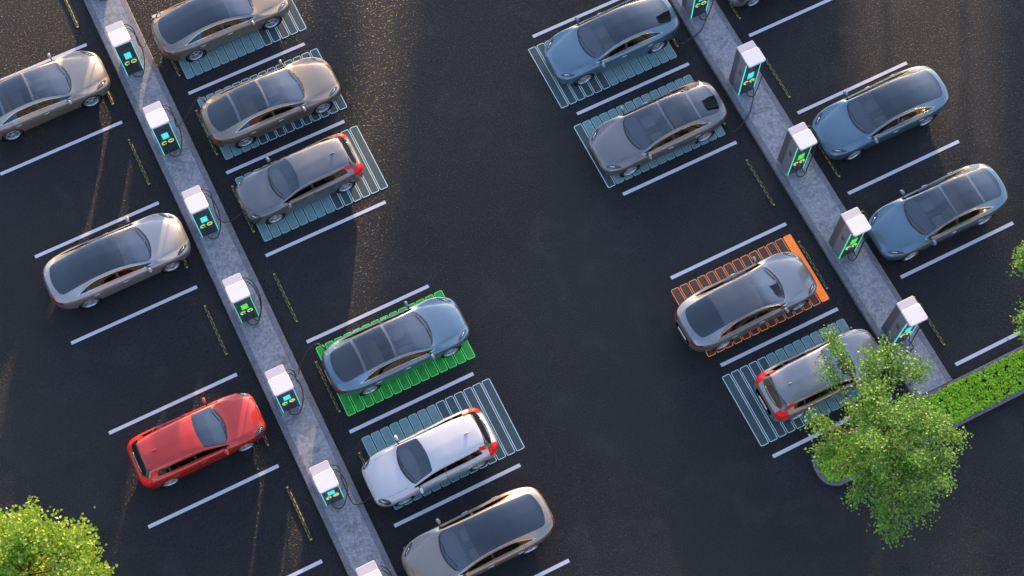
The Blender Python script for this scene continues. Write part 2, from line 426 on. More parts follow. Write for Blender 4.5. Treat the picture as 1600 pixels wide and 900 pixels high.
# ------------------------------------------------------------------ cars
def pchip(xs, ys, x):
    xs = np.array(xs, float); ys = np.array(ys, float); o = np.argsort(xs); xs = xs[o]; ys = ys[o]
    h = np.diff(xs); d = np.diff(ys) / h; m = np.zeros(len(xs))
    for i in range(1, len(xs) - 1):
        if d[i - 1] * d[i] > 0:
            w1 = 2 * h[i] + h[i - 1]; w2 = h[i] + 2 * h[i - 1]; m[i] = (w1 + w2) / (w1 / d[i - 1] + w2 / d[i])
    m[0] = d[0]; m[-1] = d[-1]
    i = np.clip(np.searchsorted(xs, x) - 1, 0, len(h) - 1); t = (x - xs[i]) / h[i]
    return ((2 * t**3 - 3 * t**2 + 1) * ys[i] + (t**3 - 2 * t**2 + t) * h[i] * m[i] + (-2 * t**3 + 3 * t**2) * ys[i + 1] + (t**3 - t**2) * h[i] * m[i + 1])

SEDAN = dict(nose=2.38, tail=-2.55, ax=1.48, R=.345,
    w=[(2.38, .42), (2.36, .53), (2.30, .665), (2.15, .805), (1.9, .905), (1.5, .960), (1.0, .962), (.3, .962), (-.6, .972), (-1.3, .98), (-1.8, .945), (-2.15, .865), (-2.35, .765), (-2.48, .645), (-2.53, .54), (-2.55, .44)],
    zb=[(2.38, .30), (2.2, .20), (1.8, .17), (-1.8, .17), (-2.3, .24), (-2.55, .38)],
    zs=[(2.38, .50), (2.34, .565), (2.25, .63), (2.05, .725), (1.8, .815), (1.5, .868), (1.0, .895), (.3, .91), (-.7, .945), (-1.4, .965), (-2.0, .955), (-2.35, .91), (-2.5, .84), (-2.55, .74)],
    zt=[(2.38, .545), (2.34, .625), (2.25, .70), (2.05, .795), (1.8, .865), (1.5, .92), (1.25, .955), (1.08, .985), (.95, 1.035), (.6, 1.19), (.25, 1.325), (-.05, 1.40), (-.35, 1.435), (-.7, 1.44), (-1.1, 1.405), (-1.5, 1.32), (-1.9, 1.20), (-2.2, 1.10), (-2.38, 1.055), (-2.46, 1.03), (-2.52, .93), (-2.55, .80)],
    wc=[(2.38, .30), (2.3, .40), (2.1, .53), (1.7, .66), (1.3, .745), (1.0, .765), (.6, .725), (.2, .68), (-.4, .655), (-1.0, .655), (-1.5, .655), (-1.9, .655), (-2.25, .62), (-2.45, .50), (-2.55, .35)],
    zc=[(2.38, .53), (2.3, .62), (2.1, .725), (1.8, .815), (1.4, .885), (1.08, .955), (.9, 1.015), (.6, 1.125), (.25, 1.24), (-.1, 1.305), (-.5, 1.335), (-.9, 1.32), (-1.3, 1.255), (-1.7, 1.155), (-2.0, 1.07), (-2.3, 1.00), (-2.45, .955), (-2.55, .78)])
HATCH = dict(nose=2.20, tail=-2.17, ax=1.325, R=.325,
    w=[(2.20, .46), (2.18, .56), (2.12, .665), (1.98, .77), (1.75, .845), (1.3, .892), (.8, .882), (.2, .882), (-.6, .89), (-1.1, .90), (-1.6, .885), (-1.9, .835), (-2.05, .755), (-2.13, .64), (-2.17, .48)],
    zb=[(2.20, .28), (2.05, .19), (1.7, .16), (-1.6, .16), (-2.0, .22), (-2.17, .36)],
    zs=[(2.20, .58), (2.15, .66), (2.0, .735), (1.75, .81), (1.3, .87), (.8, .91), (.2, .93), (-.6, .965), (-1.2, 1.0), (-1.7, 1.02), (-1.95, .985), (-2.1, .91), (-2.17, .80)],
    zt=[(2.20, .63), (2.16, .72), (2.05, .80), (1.8, .885), (1.4, .96), (1.1, 1.0), (.98, 1.03), (.85, 1.085), (.5, 1.245), (.2, 1.355), (-.1, 1.41), (-.5, 1.435), (-1.0, 1.43), (-1.4, 1.405), (-1.68, 1.37), (-1.76, 1.345), (-1.84, 1.255), (-1.95, 1.11), (-2.03, 1.02), (-2.10, .97), (-2.15, .90), (-2.17, .82)],
    wc=[(2.20, .35), (2.1, .50), (1.9, .60), (1.5, .67), (1.1, .73), (.9, .735), (.5, .70), (.1, .655), (-.5, .635), (-1.0, .62), (-1.5, .575), (-1.76, .56), (-1.95, .60), (-2.1, .58), (-2.17, .45)],
    zc=[(2.20, .62), (2.1, .715), (1.9, .815), (1.5, .91), (1.1, .975), (.95, 1.0), (.8, 1.055), (.5, 1.175), (.15, 1.285), (-.3, 1.335), (-.9, 1.345), (-1.4, 1.325), (-1.68, 1.285), (-1.78, 1.24), (-1.86, 1.16), (-1.96, 1.06), (-2.05, .985), (-2.13, .90), (-2.17, .80)])

def car_surface(C):
    xs = []
    x = C['tail']
    while x < C['nose'] - 1e-6:
        xs.append(x); dn = min(x - C['tail'], C['nose'] - x); x += .006 + min(.026, dn * .12)
    xs.append(C['nose']); xs = np.array(xs)
    f = {k: pchip(*zip(*C[k]), xs) for k in ('w', 'zb', 'zs', 'zt', 'wc', 'zc')}
    # light smoothing of every curve along x
    for k in f:
        for _ in range(3):
            a = f[k].copy(); a[1:-1] = (.5 * f[k][1:-1] + .25 * (f[k][2:] + f[k][:-2])); f[k] = a
    w_, zb, zs, zt, wc, zc = (f[k] for k in ('w', 'zb', 'zs', 'zt', 'wc', 'zc'))
    ws = w_ - .040; wb = np.maximum(ws - .05, wc + .01); zbelt = np.minimum(zs + .03, zc)
    wb = np.minimum(wb, ws - .02)
    mid = zb + (zs - zb) * .52
    R = [(0 * xs, zb), (w_ - .16, zb), (w_ - .035, zb + .05), (w_ + .002, mid), (w_ + .004, zs - (zs - mid) * .26), (ws, zs), (wb, zbelt), (wc, zc), (wc - .085, zc + (zt - zc) * .50), (wc * .45, zt - .012 * np.clip((zt - zs) * 4, .2, 1)), (0 * xs, zt)]
    Y = np.array([r[0] for r in R]); Z = np.array([r[1] for r in R])
    Y = np.maximum(Y, 0)
    kn = 9; per = 7; ts = np.linspace(0, kn, kn * per + 1)
    YY = []; ZZ = []
    for t in ts:
        i = min(int(t), kn - 1); u = t - i
        a, b_, c = [np.array([.5 * (1 - u)**2, .5 * (-2 * u * u + 2 * u + 1), .5 * u * u])][0]
        if i == 0: # clamped start
            a, b_, c = (1 - u)**2, 2 * u * (1 - u) + .5 * u * u, .5 * u * u
        if i == kn - 1:
            a, b_, c = .5 * (1 - u)**2, .5 * (1 - u)**2 + 2 * u * (1 - u), u * u
        YY.append(a * Y[i] + b_ * Y[i + 1] + c * Y[i + 2]); ZZ.append(a * Z[i] + b_ * Z[i + 1] + c * Z[i + 2])
    YY = np.array(YY).T; ZZ = np.array(ZZ).T            # nx, nt
    return xs, ts, YY, ZZ, f

def car_parts(C, regions, holes):
    """cuts the smooth body surface along level sets into named pieces; returns {name: (verts, faces, normals)}"""
    xs, ts, YY, ZZ, f = car_surface(C)
    nx, nt_ = YY.shape
    # full ring: left side up (y>0), then right side down
    Yf = np.concatenate([YY, -YY[:, -2:0:-1]], 1); Zf = np.concatenate([ZZ, ZZ[:, -2:0:-1]], 1); Tf = np.concatenate([ts, ts[-2:0:-1]])
    m = Yf.shape[1]
    X = np.repeat(xs[:, None], m, 1); Pn = np.stack([X, Yf, Zf], 2)
    dv = np.roll(Pn, -1, 1) - np.roll(Pn, 1, 1); du = np.gradient(Pn, axis=0)
    nr = np.cross(du, dv); nr /= np.linalg.norm(nr, axis=2, keepdims=True) + 1e-12
    cen = Pn.mean(1, keepdims=True); sgn = np.sign(((Pn - cen) * nr).sum()); nr *= sgn
    T = np.repeat(Tf[None], nx, 0)
    A = np.concatenate([Pn, nr, T[:, :, None]], 2).reshape(-1, 7)
    V = [tuple(r) for r in A.tolist()]
    polys = []
    for i in range(nx - 1):
        for j in range(m):
            a = i * m + j; b_ = i * m + (j + 1) % m
            q = [a, b_, b_ + m, a + m]
            polys.append(q if sgn < 0 else q[::-1])
    # end caps
    for i, sx in ((0, -1), (nx - 1, 1)):
        idx = []
        for j in range(m):
            r = list(A[i * m + j]); nn = Vector((sx, r[4] * .5, r[5] * .5)).normalized(); r[3:6] = nn; V.append(tuple(r)); idx.append(len(V) - 1)
        polys.append(idx)
    def gv(fn, k):
        V_ = np.array(V[k:]); return fn(V_[:, 0], V_[:, 1], V_[:, 2], V_[:, 6])
    def cut(polys, fn):
        gvals = list(gv(fn, 0)); cache = {}; ins = []; out = []
        for p in polys:
            gs = [gvals[i] for i in p]
            if min(gs) >= 0: ins.append(p); continue
            if max(gs) < 0: out.append(p); continue
            a = []; b_ = []
            for k, i in enumerate(p):
                j = p[(k + 1) % len(p)]; gi, gj = gvals[i], gvals[j]
                (a if gi >= 0 else b_).append(i)
                if (gi >= 0) != (gj >= 0):
                    key = (i, j) if i < j else (j, i)
                    if key not in cache:
                        t = gi / (gi - gj); vi, vj = V[i], V[j]
                        V.append(tuple(vi[q] + (vj[q] - vi[q]) * t for q in range(7))); gvals.append(0.); cache[key] = len(V) - 1
                    a.append(cache[key]); b_.append(cache[key])
            if len(a) > 2: ins.append(a)
            if len(b_) > 2: out.append(b_)
        return ins, out
    res = {}
    rest = polys
    for fn in holes: _, rest = cut(rest, fn)
    for nm, fn in regions:
        i_, rest = cut(rest, fn); res.setdefault(nm, []).extend(i_)
    res['body'] = rest
    return V, res, (xs, ts, YY, ZZ)

def piece(name, V, polylists, mats):
    """polylists: one list of polygons per material slot"""
    mp = {}; vs = []; ns = []; fs = []; mi = []
    for k, pl in enumerate(polylists):
        for p in pl:
            q = []
            for i in p:
                if i not in mp: mp[i] = len(vs); vs.append(V[i][:3]); ns.append(V[i][3:6])
                if mp[i] not in q: q.append(mp[i])
            if len(q) > 2: fs.append(q); mi.append(k)
    me = bpy.data.meshes.new(name); me.from_pydata(vs, [], fs)
    for m in mats: me.materials.append(m)
    me.polygons.foreach_set('material_index', mi); me.polygons.foreach_set('use_smooth', [True] * len(fs))
    me.update(); me.normals_split_custom_set_from_vertices([Vector(n_).normalized() for n_ in ns])
    return me

def smin(*a, k=.05):
    r = a[0]
    for b_ in a[1:]:
        h = np.clip(.5 + .5 * (b_ - r) / k, 0, 1); r = b_ + (r - b_) * h - k * h * (1 - h)
    return r
def both(fn):      # function of |y|
    return lambda x, y, z, t: fn(x, np.abs(y), z, t)
def band(fn, hw, cond):   # thin strip where fn ~ 0 and cond > 0
    def h(x, y, z, t): return np.minimum(hw - np.abs(fn(x, np.abs(y), z, t)), cond(x, np.abs(y), z, t))
    return h

def wheel_meshes(R, wd, spokes, style):
    b = MB(); r0 = R * .72; prof = [(r0, -wd / 2 + .01), (R * .90, -wd / 2), (R * .975, -wd / 2 + .025), (R, -wd / 2 + .06), (R, wd / 2 - .06), (R * .975, wd / 2 - .025), (R * .90, wd / 2), (r0, wd / 2 - .01)]
    b.lathe(prof, 40); b.lathe([(r0, -wd / 2 + .02), (r0 * .98, wd / 2 - .02)], 32)
    tyre = b.mesh('wheel', m_tyre)
    b = MB(); b.lathe([(r0 * 1.03, wd / 2 - .004), (r0 * 1.0, wd / 2 + .006), (r0 * .93, wd / 2 - .01), (r0 * .90, wd / 2 - .10)], 36)
    b.lathe([(.001, wd / 2 - .008), (.05, wd / 2 - .010), (.065, wd / 2 - .03), (.065, wd / 2 - .06)], 16)
    for i in range(spokes):
        a0 = 2 * PI * i / spokes
        for da in ((-.20, .20) if style == 'double' else (0,)):
            a1 = a0 + da * .35; a2 = a0 + da
            ww = .015 if style == 'double' else .026
            for (ra, aa, rb, ab) in ((.045, a1, r0 * .94, a2),):
                p = Vector((ra * math.cos(aa), 0, ra * math.sin(aa))); q = Vector((rb * math.cos(ab), 0, rb * math.sin(ab))); dd = (q - p).normalized(); nn = Vector((-dd.z, 0, dd.x))
                y1, y2 = wd / 2 - .012, wd / 2 - .022
                vs = [p - nn * ww * .8 + Vector((0, y1, 0)), p + nn * ww * .8 + Vector((0, y1, 0)), q + nn * ww * 1.25 + Vector((0, y2, 0)), q - nn * ww * 1.25 + Vector((0, y2, 0))]
                vs += [v - Vector((0, .035, 0)) for v in vs]
                b.add(vs, [(0, 1, 2, 3), (4, 7, 6, 5), (0, 4, 5, 1), (1, 5, 6, 2), (2, 6, 7, 3), (3, 7, 4, 0)])
    b.m = 1; b.lathe([(.001, wd / 2 - .12), (r0 * .9, wd / 2 - .12)], 24)
    b.m = 2; b.lathe([(.001, wd / 2 - .075), (r0 * .62, wd / 2 - .07), (r0 * .62, wd / 2 - .09)], 24)
    rim = b.mesh('rim', [m_rim, m_black, mat('brake_disc', (.06, .06, .065), .5, .6)])
    return tyre, rim

class CarType: pass
def make_type(C, kind):
    K = CarType(); K.C = C; K.meshes = {}
    ax, R = C['ax'], C['R']; Ra = R + .05
    def arch(xw): return lambda x, y, z, t: np.minimum(Ra - np.hypot(x - xw, z - R), np.abs(y) - .50)
    holes = [arch(ax), arch(-ax)]
    if kind == 'sedan':
        def yedge(x): return pchip([-2.55, -2.2, -1.9, -1.4, -.9, -.3, .3, .7, 1.1, 1.3], [.54, .57, .595, .60, .60, .605, .635, .675, .715, .725], np.clip(x, -2.55, 1.3))
        def roofglass(x, y, z, t): return smin(yedge(x) - y, 1.13 - .42 * y * y - x, x + 2.30 - .42 * y * y, t - 5.9, k=.12)
        def side_g(x, y, z, t): return smin((t - 5.70) * .20, (6.40 - np.maximum(0, -.95 - x)**1.5 * 1.05 - t) * .20, .98 - x, x + 1.80, (z - .975) * .6, k=.012)
        hdr, b1, b2 = .26, -.26, -1.36
        def roofbar(x, y, z, t): return np.maximum(.036 - np.abs(x - b1 + .10 * y * y), .045 - np.abs(x - b2 + .10 * y * y))
        head = lambda x, y, z, t: smin(.075 - np.abs((y - .775) * .80 + (x - 2.08) * .60 - 0), x - 1.80, 2.285 - x, y - .55, k=.05) * np.where(t > 2.5, 1, -1)
        head = lambda x, y, z, t: np.minimum(1 - ((((x - 2.03) * .80 - (y - .70) * .60) / .26)**2 + (((x - 2.03) * .60 + (y - .70) * .80) / .06)**2), (t - 3.2))
        tail = lambda x, y, z, t: smin(-2.27 - x + (y - .6) * .1, .045 - np.abs(z - .865) + (0) * x, y - .42, k=.01)
        lower = lambda x, y, z, t: np.minimum(.265 - z, .5 - 0 * x)
        grille = lambda x, y, z, t: smin(x - 2.20, .43 - z, .62 - y, z - .25, k=.03)
        hood = lambda x, y, z, t: y - (.66 + (x - 1.1) * -.03 - np.maximum(x - 1.7, 0)**2 * .55)
        front = lambda x, y, z, t: x - 2.19 + .5 * y**2
        trunk = lambda x, y, z, t: y - (.655)
        gaps = [band(hood, .006, lambda x, y, z, t: np.minimum(np.minimum(x - 1.15, 2.2 - x), t - 5.5)),
                band(front, .006, lambda x, y, z, t: np.minimum(.62 - y, t - 5.2)),
                band(trunk, .006, lambda x, y, z, t: np.minimum(-1.95 - x, x + 2.42)),
                band(lambda x, y, z, t: x + 2.42 - .18 * y * y, .006, lambda x, y, z, t: np.minimum(.66 - y, t - 5.)),
                band(lambda x, y, z, t: x - .98 - (.9 - z) * .05, .007, lambda x, y, z, t: np.minimum(np.minimum(5.6 - t, t - 1.5), z - .25)),
                band(lambda x, y, z, t: x + .22, .007, lambda x, y, z, t: np.minimum(np.minimum(5.6 - t, t - 1.5), z - .25)),
                band(lambda x, y, z, t: np.where(z > .62, x + 1.30, np.hypot(x + ax, z - R) - Ra - .09), .007, lambda x, y, z, t: np.minimum(np.minimum(np.minimum(5.6 - t, t - 1.5), z - .25), -1.0 - x))]
        wb_l, wb_r = 1.05, -.26
    else:
        def yedge(x): return pchip([-.4, .1, .5, .8, 1.1], [.58, .60, .64, .68, .70], np.clip(x, -.4, 1.1))
        def roofglass(x, y, z, t): return smin(yedge(x) - y, 1.01 - .40 * y * y - x, x - .10 - .22 * y * y, t - 5.9, k=.05)
        def side_g(x, y, z, t): return smin((t - 5.68) * .20, (6.36 - t) * .20, .88 - x, x + 1.52 + (1.15 - z) * .5, (z - .985) * .6, k=.03)
        rearglass = lambda x, y, z, t: smin(-1.765 + .22 * y * y - x, x + 2.035 - .30 * y * y, .66 - y + (x + 1.9) * .15, t - 6.0, k=.04)
        head = lambda x, y, z, t: np.minimum(1 - ((((x - 1.93) * .78 - (y - .70) * .62) / .22)**2 + (((x - 1.93) * .62 + (y - .70) * .78) / .075)**2), (t - 3.2))
        tl1 = lambda x, y, z, t: smin(-1.75 - x, y - .55, z - .76, 1.24 - z, x + 2.14, k=.03)
        tl2 = lambda x, y, z, t: smin(.045 + (-1.45 - x) * .06 - np.abs(y - .615 + (x + 1.45) * .10), -1.48 - x, t - 5.9, x + 1.99, k=.01)
        tail = lambda x, y, z, t: np.maximum(tl1(x, y, z, t), tl2(x, y, z, t))
        lower = lambda x, y, z, t: .285 - z
        grille = lambda x, y, z, t: smin(x - 2.05, np.maximum(.50 - z, .035 - np.abs(z - .60)), .55 - y, z - .24, k=.02)
        hood = lambda x, y, z, t: y - (.67 - np.maximum(x - 1.5, 0)**2 * .5)
        front = lambda x, y, z, t: x - 2.10 + .5 * y**2
        gaps = [band(hood, .006, lambda x, y, z, t: np.minimum(np.minimum(x - 1.02, 2.0 - x), t - 5.5)),
                band(front, .007, lambda x, y, z, t: np.minimum(.60 - y, t - 5.2)),
                band(lambda x, y, z, t: x - .88 - (.9 - z) * .05, .007, lambda x, y, z, t: np.minimum(np.minimum(5.6 - t, t - 1.5), z - .28)),
                band(lambda x, y, z, t: x + .22, .007, lambda x, y, z, t: np.minimum(np.minimum(5.6 - t, t - 1.5), z - .28)),
                band(lambda x, y, z, t: x + 1.70 , .006, lambda x, y, z, t: np.minimum(.56 - y, t - 7.)),
                band(lambda x, y, z, t: np.where(z > .62, x + 1.22, np.hypot(x + ax, z - R) - Ra - .09), .007, lambda x, y, z, t: np.minimum(np.minimum(np.minimum(5.6 - t, t - 1.5), z - .28), -.9 - x))]
    def chrome(x, y, z, t): return np.minimum(side_g(x, y, z, t) + .008, 6.55 - t)
    regions = []
    if kind == 'sedan': regions += [('bar', both(lambda x, y, z, t: np.minimum(roofbar(x, y, z, t), roofglass(x, y, z, t))))]
    if kind == 'sedan': regions += [('glass_front', both(lambda x, y, z, t: np.minimum(roofglass(x, y, z, t), x - .17 + .10 * y * y))), ('glass_rear', both(lambda x, y, z, t: np.minimum(roofglass(x, y, z, t), b2 + .03 - x)))]
    regions += [('glass', both(roofglass))]
    if kind == 'hatch': regions += [('rearglass', both(rearglass)), ('seal', both(lambda x, y, z, t: roofglass(x, y, z, t) + .012))]
    else: regions += [('seal', both(lambda x, y, z, t: roofglass(x, y, z, t) + .010))]
    regions += [('bpillar', both(lambda x, y, z, t: np.minimum(side_g(x, y, z, t), .045 - np.abs(x + .24))))]
    if kind == 'hatch': regions += [('bpillar', both(lambda x, y, z, t: np.minimum(side_g(x, y, z, t), .035 - np.abs(x + 1.12))))]
    regions += [('side_l', lambda x, y, z, t: np.minimum(side_g(x, np.abs(y), z, t), y)), ('side_r', lambda x, y, z, t: np.minimum(side_g(x, np.abs(y), z, t), -y)), ('chrome', both(chrome))]
    for s in (1, -1):
        regions += [('head%d' % s, lambda x, y, z, t, s=s: np.minimum(head(x, np.abs(y), z, t), y * s)), ('tail%d' % s, lambda x, y, z, t, s=s: np.minimum(tail(x, np.abs(y), z, t), y * s))]
    regions += [('trim', both(grille)), ('trim', both(lower))]
    regions += [('gap', f_) for f_ in gaps]
    V, res, surf = car_parts(C, regions, holes)
    xs, ts, YY, ZZ = surf
    K.surf = surf
    def sz(x, y):
        i = int(np.clip(np.searchsorted(xs, x), 1, len(xs) - 1)); i = i if abs(xs[i] - x) < abs(xs[i - 1] - x) else i - 1
        yy = YY[i, 28:][::-1]; zz = ZZ[i, 28:][::-1]
        return float(np.interp(abs(y), yy, zz))
    def sy(x, z):
        i = int(np.clip(np.searchsorted(xs, x), 1, len(xs) - 1)); k = 7 * 2
        return float(np.interp(z, ZZ[i, k:56], YY[i, k:56]))
    K.sz, K.sy = sz, sy
    # body mesh with wells (dark) and floor
    K.meshes['body'] = piece('body', V, [res['body'], res.get('trim', []) , res.get('gap', []), res.get('seal', [])], [P_TAN, m_black, m_gap, m_black])
    K.meshes['wheel_housing'] = []
    for xw in (ax, -ax):
        for s in (1, -1):
            yo = sy(xw, R + .1) - .01; b = MB()
            b.lathe([(Ra + .002, s * (yo - .02)), (Ra + .002, s * .52), (.001, s * .52)], 32, 'y', (xw, 0, R))
            K.meshes['wheel_housing'].append(b.mesh('wheel_housing', m_black))
    rg = res['glass']
    def cx(p): return sum(V[i][0] for i in p) / len(p)
    if kind == 'sedan':
        # split glass by real cuts: the bars already separate full-glass type; for the dark type split by header line too
        K.glass_pano = [('windshield', res['glass_front'] + [p for p in rg if cx(p) > b1]), ('roof_glass', [p for p in rg if cx(p) <= b1]), ('rear_window', res['glass_rear'])]
        K.glass_dark = [('windshield', res['glass_front']), ('roof_glass', rg + [p for p in res['bar'] if cx(p) > -.8]), ('rear_window', res['glass_rear'] + [p for p in res['bar'] if cx(p) <= -.8])]
        K.meshes['pano'] = [(n_, piece(n_, V, [p], [m_wind if n_ == 'windshield' else m_pano])) for n_, p in K.glass_pano]
        K.meshes['roof_bar'] = [piece('roof_bar', V, [[p for p in res['bar'] if (cx(p) > -.8) == q_]], [P_TAN]) for q_ in (True, False)]
        K.meshes['dark'] = [(n_, piece(n_, V, [p], [m_wind if n_ == 'windshield' else m_darkglass])) for n_, p in K.glass_dark]
    else:
        K.meshes['hatchglass'] = [('windshield', piece('windshield', V, [rg], [m_wind])), ('rear_window', piece('rear_window', V, [res['rearglass']], [m_hatchglass]))]
    K.meshes['side'] = [piece('side_window', V, [res['side_l']], [m_side]), piece('side_window', V, [res['side_r']], [m_side])]
    ysd = lambda p, q_: sum(V[i][1] for i in p) * q_ > 0
    K.meshes['window_trim'] = [piece('window_trim', V, [[p for p in res['chrome'] if ysd(p, q_)], [p for p in res['bpillar'] if ysd(p, q_)]], [m_chrome if kind == 'sedan' else m_black, m_black]) for q_ in (1, -1)]
    K.meshes['headlight'] = [piece('headlight', V, [res['head%d' % s]], [m_lamp]) for s in (1, -1)]
    K.meshes['tail_light'] = [piece('tail_light', V, [res['tail%d' % s]], [m_red if kind == 'hatch' else m_reddark]) for s in (1, -1)]
    # lamp inserts: bright elements just proud of the lens
    def insert(s, pts, r):
        b = MB(); b.tube([(x, s * y, sz(x, y) + .004) for x, y in pts], r, 6); return b
    hp = [(2.15, .60), (2.08, .665), (1.99, .725)] if kind == 'sedan' else [(2.03, .60), (1.98, .68), (1.92, .73)]
    K.meshes['lamp_element'] = []
    for s in (1, -1):
        b = insert(s, hp, .008); 
        K.meshes['lamp_element'].append(b.mesh('lamp_element', m_reflector))
    # interior
    fl = C['w']
    wi = .68 if kind == 'sedan' else .62
    b = MB(); b.box(-1.9 if kind == 'sedan' else -1.7, 1.15, -wi, wi, .30, .36); b.box(-1.9 if kind == 'sedan' else -1.7, 1.1, wi, wi + .08, .30, .88); b.box(-1.9 if kind == 'sedan' else -1.7, 1.1, -wi - .08, -wi, .30, .88)
    b.box(-.7, .8, -.10, .10, .36, .58, .03)
    if kind == 'sedan': b.box(-2.28, -1.40, -.66, .66, .80, .86, .02)
    else: b.box(-1.95, -1.35, -.58, .58, .80, .86, .02)
    K.meshes['cabin_floor'] = b.mesh('cabin_floor', m_int)
    b = MB(); b.ellip((.80, 0, .87), (.34, wi + .03, .10), 4); b.box(.50, .60, -.10, .13, .84, 1.0, .02)
    K.meshes['dashboard'] = b.mesh('dashboard', m_dash)
    def seat(cx_, cy_, ww=.25):
        b = MB(); b.ellip((cx_, cy_, .56), (.27, ww, .10), 4); b.ellip((cx_ - .33, cy_, .84), (.09, ww * .95, .31), 3.5, rot=Matrix.Rotation(-.28, 3, 'Y'))
        b.ellip((cx_ - .43, cy_, 1.16), (.05, .12, .075), 3, rot=Matrix.Rotation(-.2, 3, 'Y')); return b
    K.meshes['seat'] = [seat(.10, s * .37).mesh('seat', m_seat) for s in (1, -1)]
    b = MB(); b.ellip((-.88, 0, .56), (.26, wi - .05, .10), 5); b.ellip((-1.20, 0, .82), (.10, wi - .05, .27), 4, rot=Matrix.Rotation(-.35, 3, 'Y'))
    for s in (-1, 0, 1): b.ellip((-1.31, s * .4, 1.08), (.045, .11, .055), 3)
    K.meshes['rear_seat'] = b.mesh('rear_seat', m_seat)
    b = MB(); q = []
    for i in range(20):
        th = 2 * PI * i / 20; q.append((.44 + .05 * math.sin(th), .37 + .18 * math.cos(th), .96 + .17 * math.sin(th)))
    b.tube(q, .016, 6, True); b.tube([(.44, .20, .95), (.46, .37, .95), (.44, .54, .95)], .018, 6); b.tube([(.46, .37, .95), (.62, .37, .90)], .03, 6)
    K.meshes['steering_wheel'] = b.mesh('steering_wheel', m_black)
    # mirrors
    mx, my = (.82, .93) if kind == 'sedan' else (.74, .86)
    K.meshes['side_mirror'] = []
    for s in (1, -1):
        b = MB(); zz = .985 if kind == 'sedan' else 1.0
        b.ellip((mx - .02, s * (my + .105), zz + .035), (.058, .105, .055), 2.8, 10, 14, rot=Matrix.Rotation(s * -.18, 3, 'Z'))
        b.m = 1; b.tube([(mx, s * (my - .07), zz - .03), (mx, s * (my + .07), zz + .02)], .025, 6)
        b.ellip((mx - .052, s * (my + .105), zz + .035), (.03, .088, .045), 4, 8, 12, rot=Matrix.Rotation(s * -.18, 3, 'Z'))
        K.meshes['side_mirror'].append(b.mesh('side_mirror', [P_TAN, m_black]))
    # handles
    K.meshes['door_handle'] = []
    for s in (1, -1):
        for hx in ((-.08, -1.12) if kind == 'sedan' else (-.08, -1.02)):
            b = MB(); hz = .82; y = sy(hx, hz); b.ellip((hx, s * (y + .006), hz), (.10, .016, .018), 3.5); K.meshes['door_handle'].append(b.mesh('door_handle', m_chrome if kind == 'sedan' else P_TAN))
    # wipers
    K.meshes['wiper'] = []
    base = 1.02 if kind == 'sedan' else .92
    for (x0, y0, x1, y1) in ((base, .08, base - .13, .55), (base, -.50, base + .02, .02)):
        pts = [(x0 + (x1 - x0) * i / 8, y0 + (y1 - y0) * i / 8) for i in range(9)]
        b = MB(); b.tube([(x, y, sz(x, y) + .014) for x, y in pts], .011, 5); K.meshes['wiper'].append(b.mesh('wiper', m_black))
    # cowl strip at the foot of the windshield
    b = MB(); e = 1.16 if kind == 'sedan' else 1.04; k_ = .42 if kind == 'sedan' else .40
    L_ = [(e - k_ * y * y, y) for y in np.linspace(-.62, .62, 25)]
    for i in range(24):
        (xa, ya), (xb, yb) = L_[i], L_[i + 1]
        b.add([(xa, ya, sz(xa, ya) + .004), (xb, yb, sz(xb, yb) + .004), (xb - .055, yb, sz(xb - .055, yb) + .006), (xa - .055, ya, sz(xa - .055, ya) + .006)], [(0, 1, 2, 3)])
    K.meshes['cowl'] = b.mesh('cowl', m_black)
    if kind == 'hatch':
        b = MB(); zz = sz(-1.32, 0); b.ellip((-1.32, 0, zz + .02), (.075, .018, .035), 2.2); K.meshes['antenna'] = b.mesh('antenna', P_TAN)
        b = MB(); b.tube([(-1.99 + .06 * y * y * 2, y, sz(-1.99 + .12 * y * y, y) + .012) for y in np.linspace(-.36, .36, 9)], .014, 6); K.meshes['rear_bumper_strip'] = b.mesh('chrome_strip', m_chrome)
        b = MB(); b.tube([(2.19 - .28 * y * y * 1.2, y, .66) for y in np.linspace(-.5, .5, 13)], .014, 6); K.meshes['grille_strip'] = b.mesh('grille_strip', m_chrome)
    else:
        b = MB(); zz = .845; b.ellip((2.33, 0, .56), (.035, .035, .02), 2); K.meshes['badge'] = b.mesh('badge', m_chrome)
    K.tyre, K.rim = wheel_meshes(R, .235 if kind == 'sedan' else .21, 5, 'single')
    K.track = (.955 if kind == 'sedan' else .875)
    # licence plates
    b = MB(); xx = -2.555 if kind == 'sedan' else -2.175; b.box(xx - .012, xx, -.26, .26, .56 if kind == 'sedan' else .52, .67 if kind == 'sedan' else .63); K.meshes['plate'] = b.mesh('number_plate', mat('blank_plate', (.6, .6, .6), .4))
    K.kind = kind
    return K

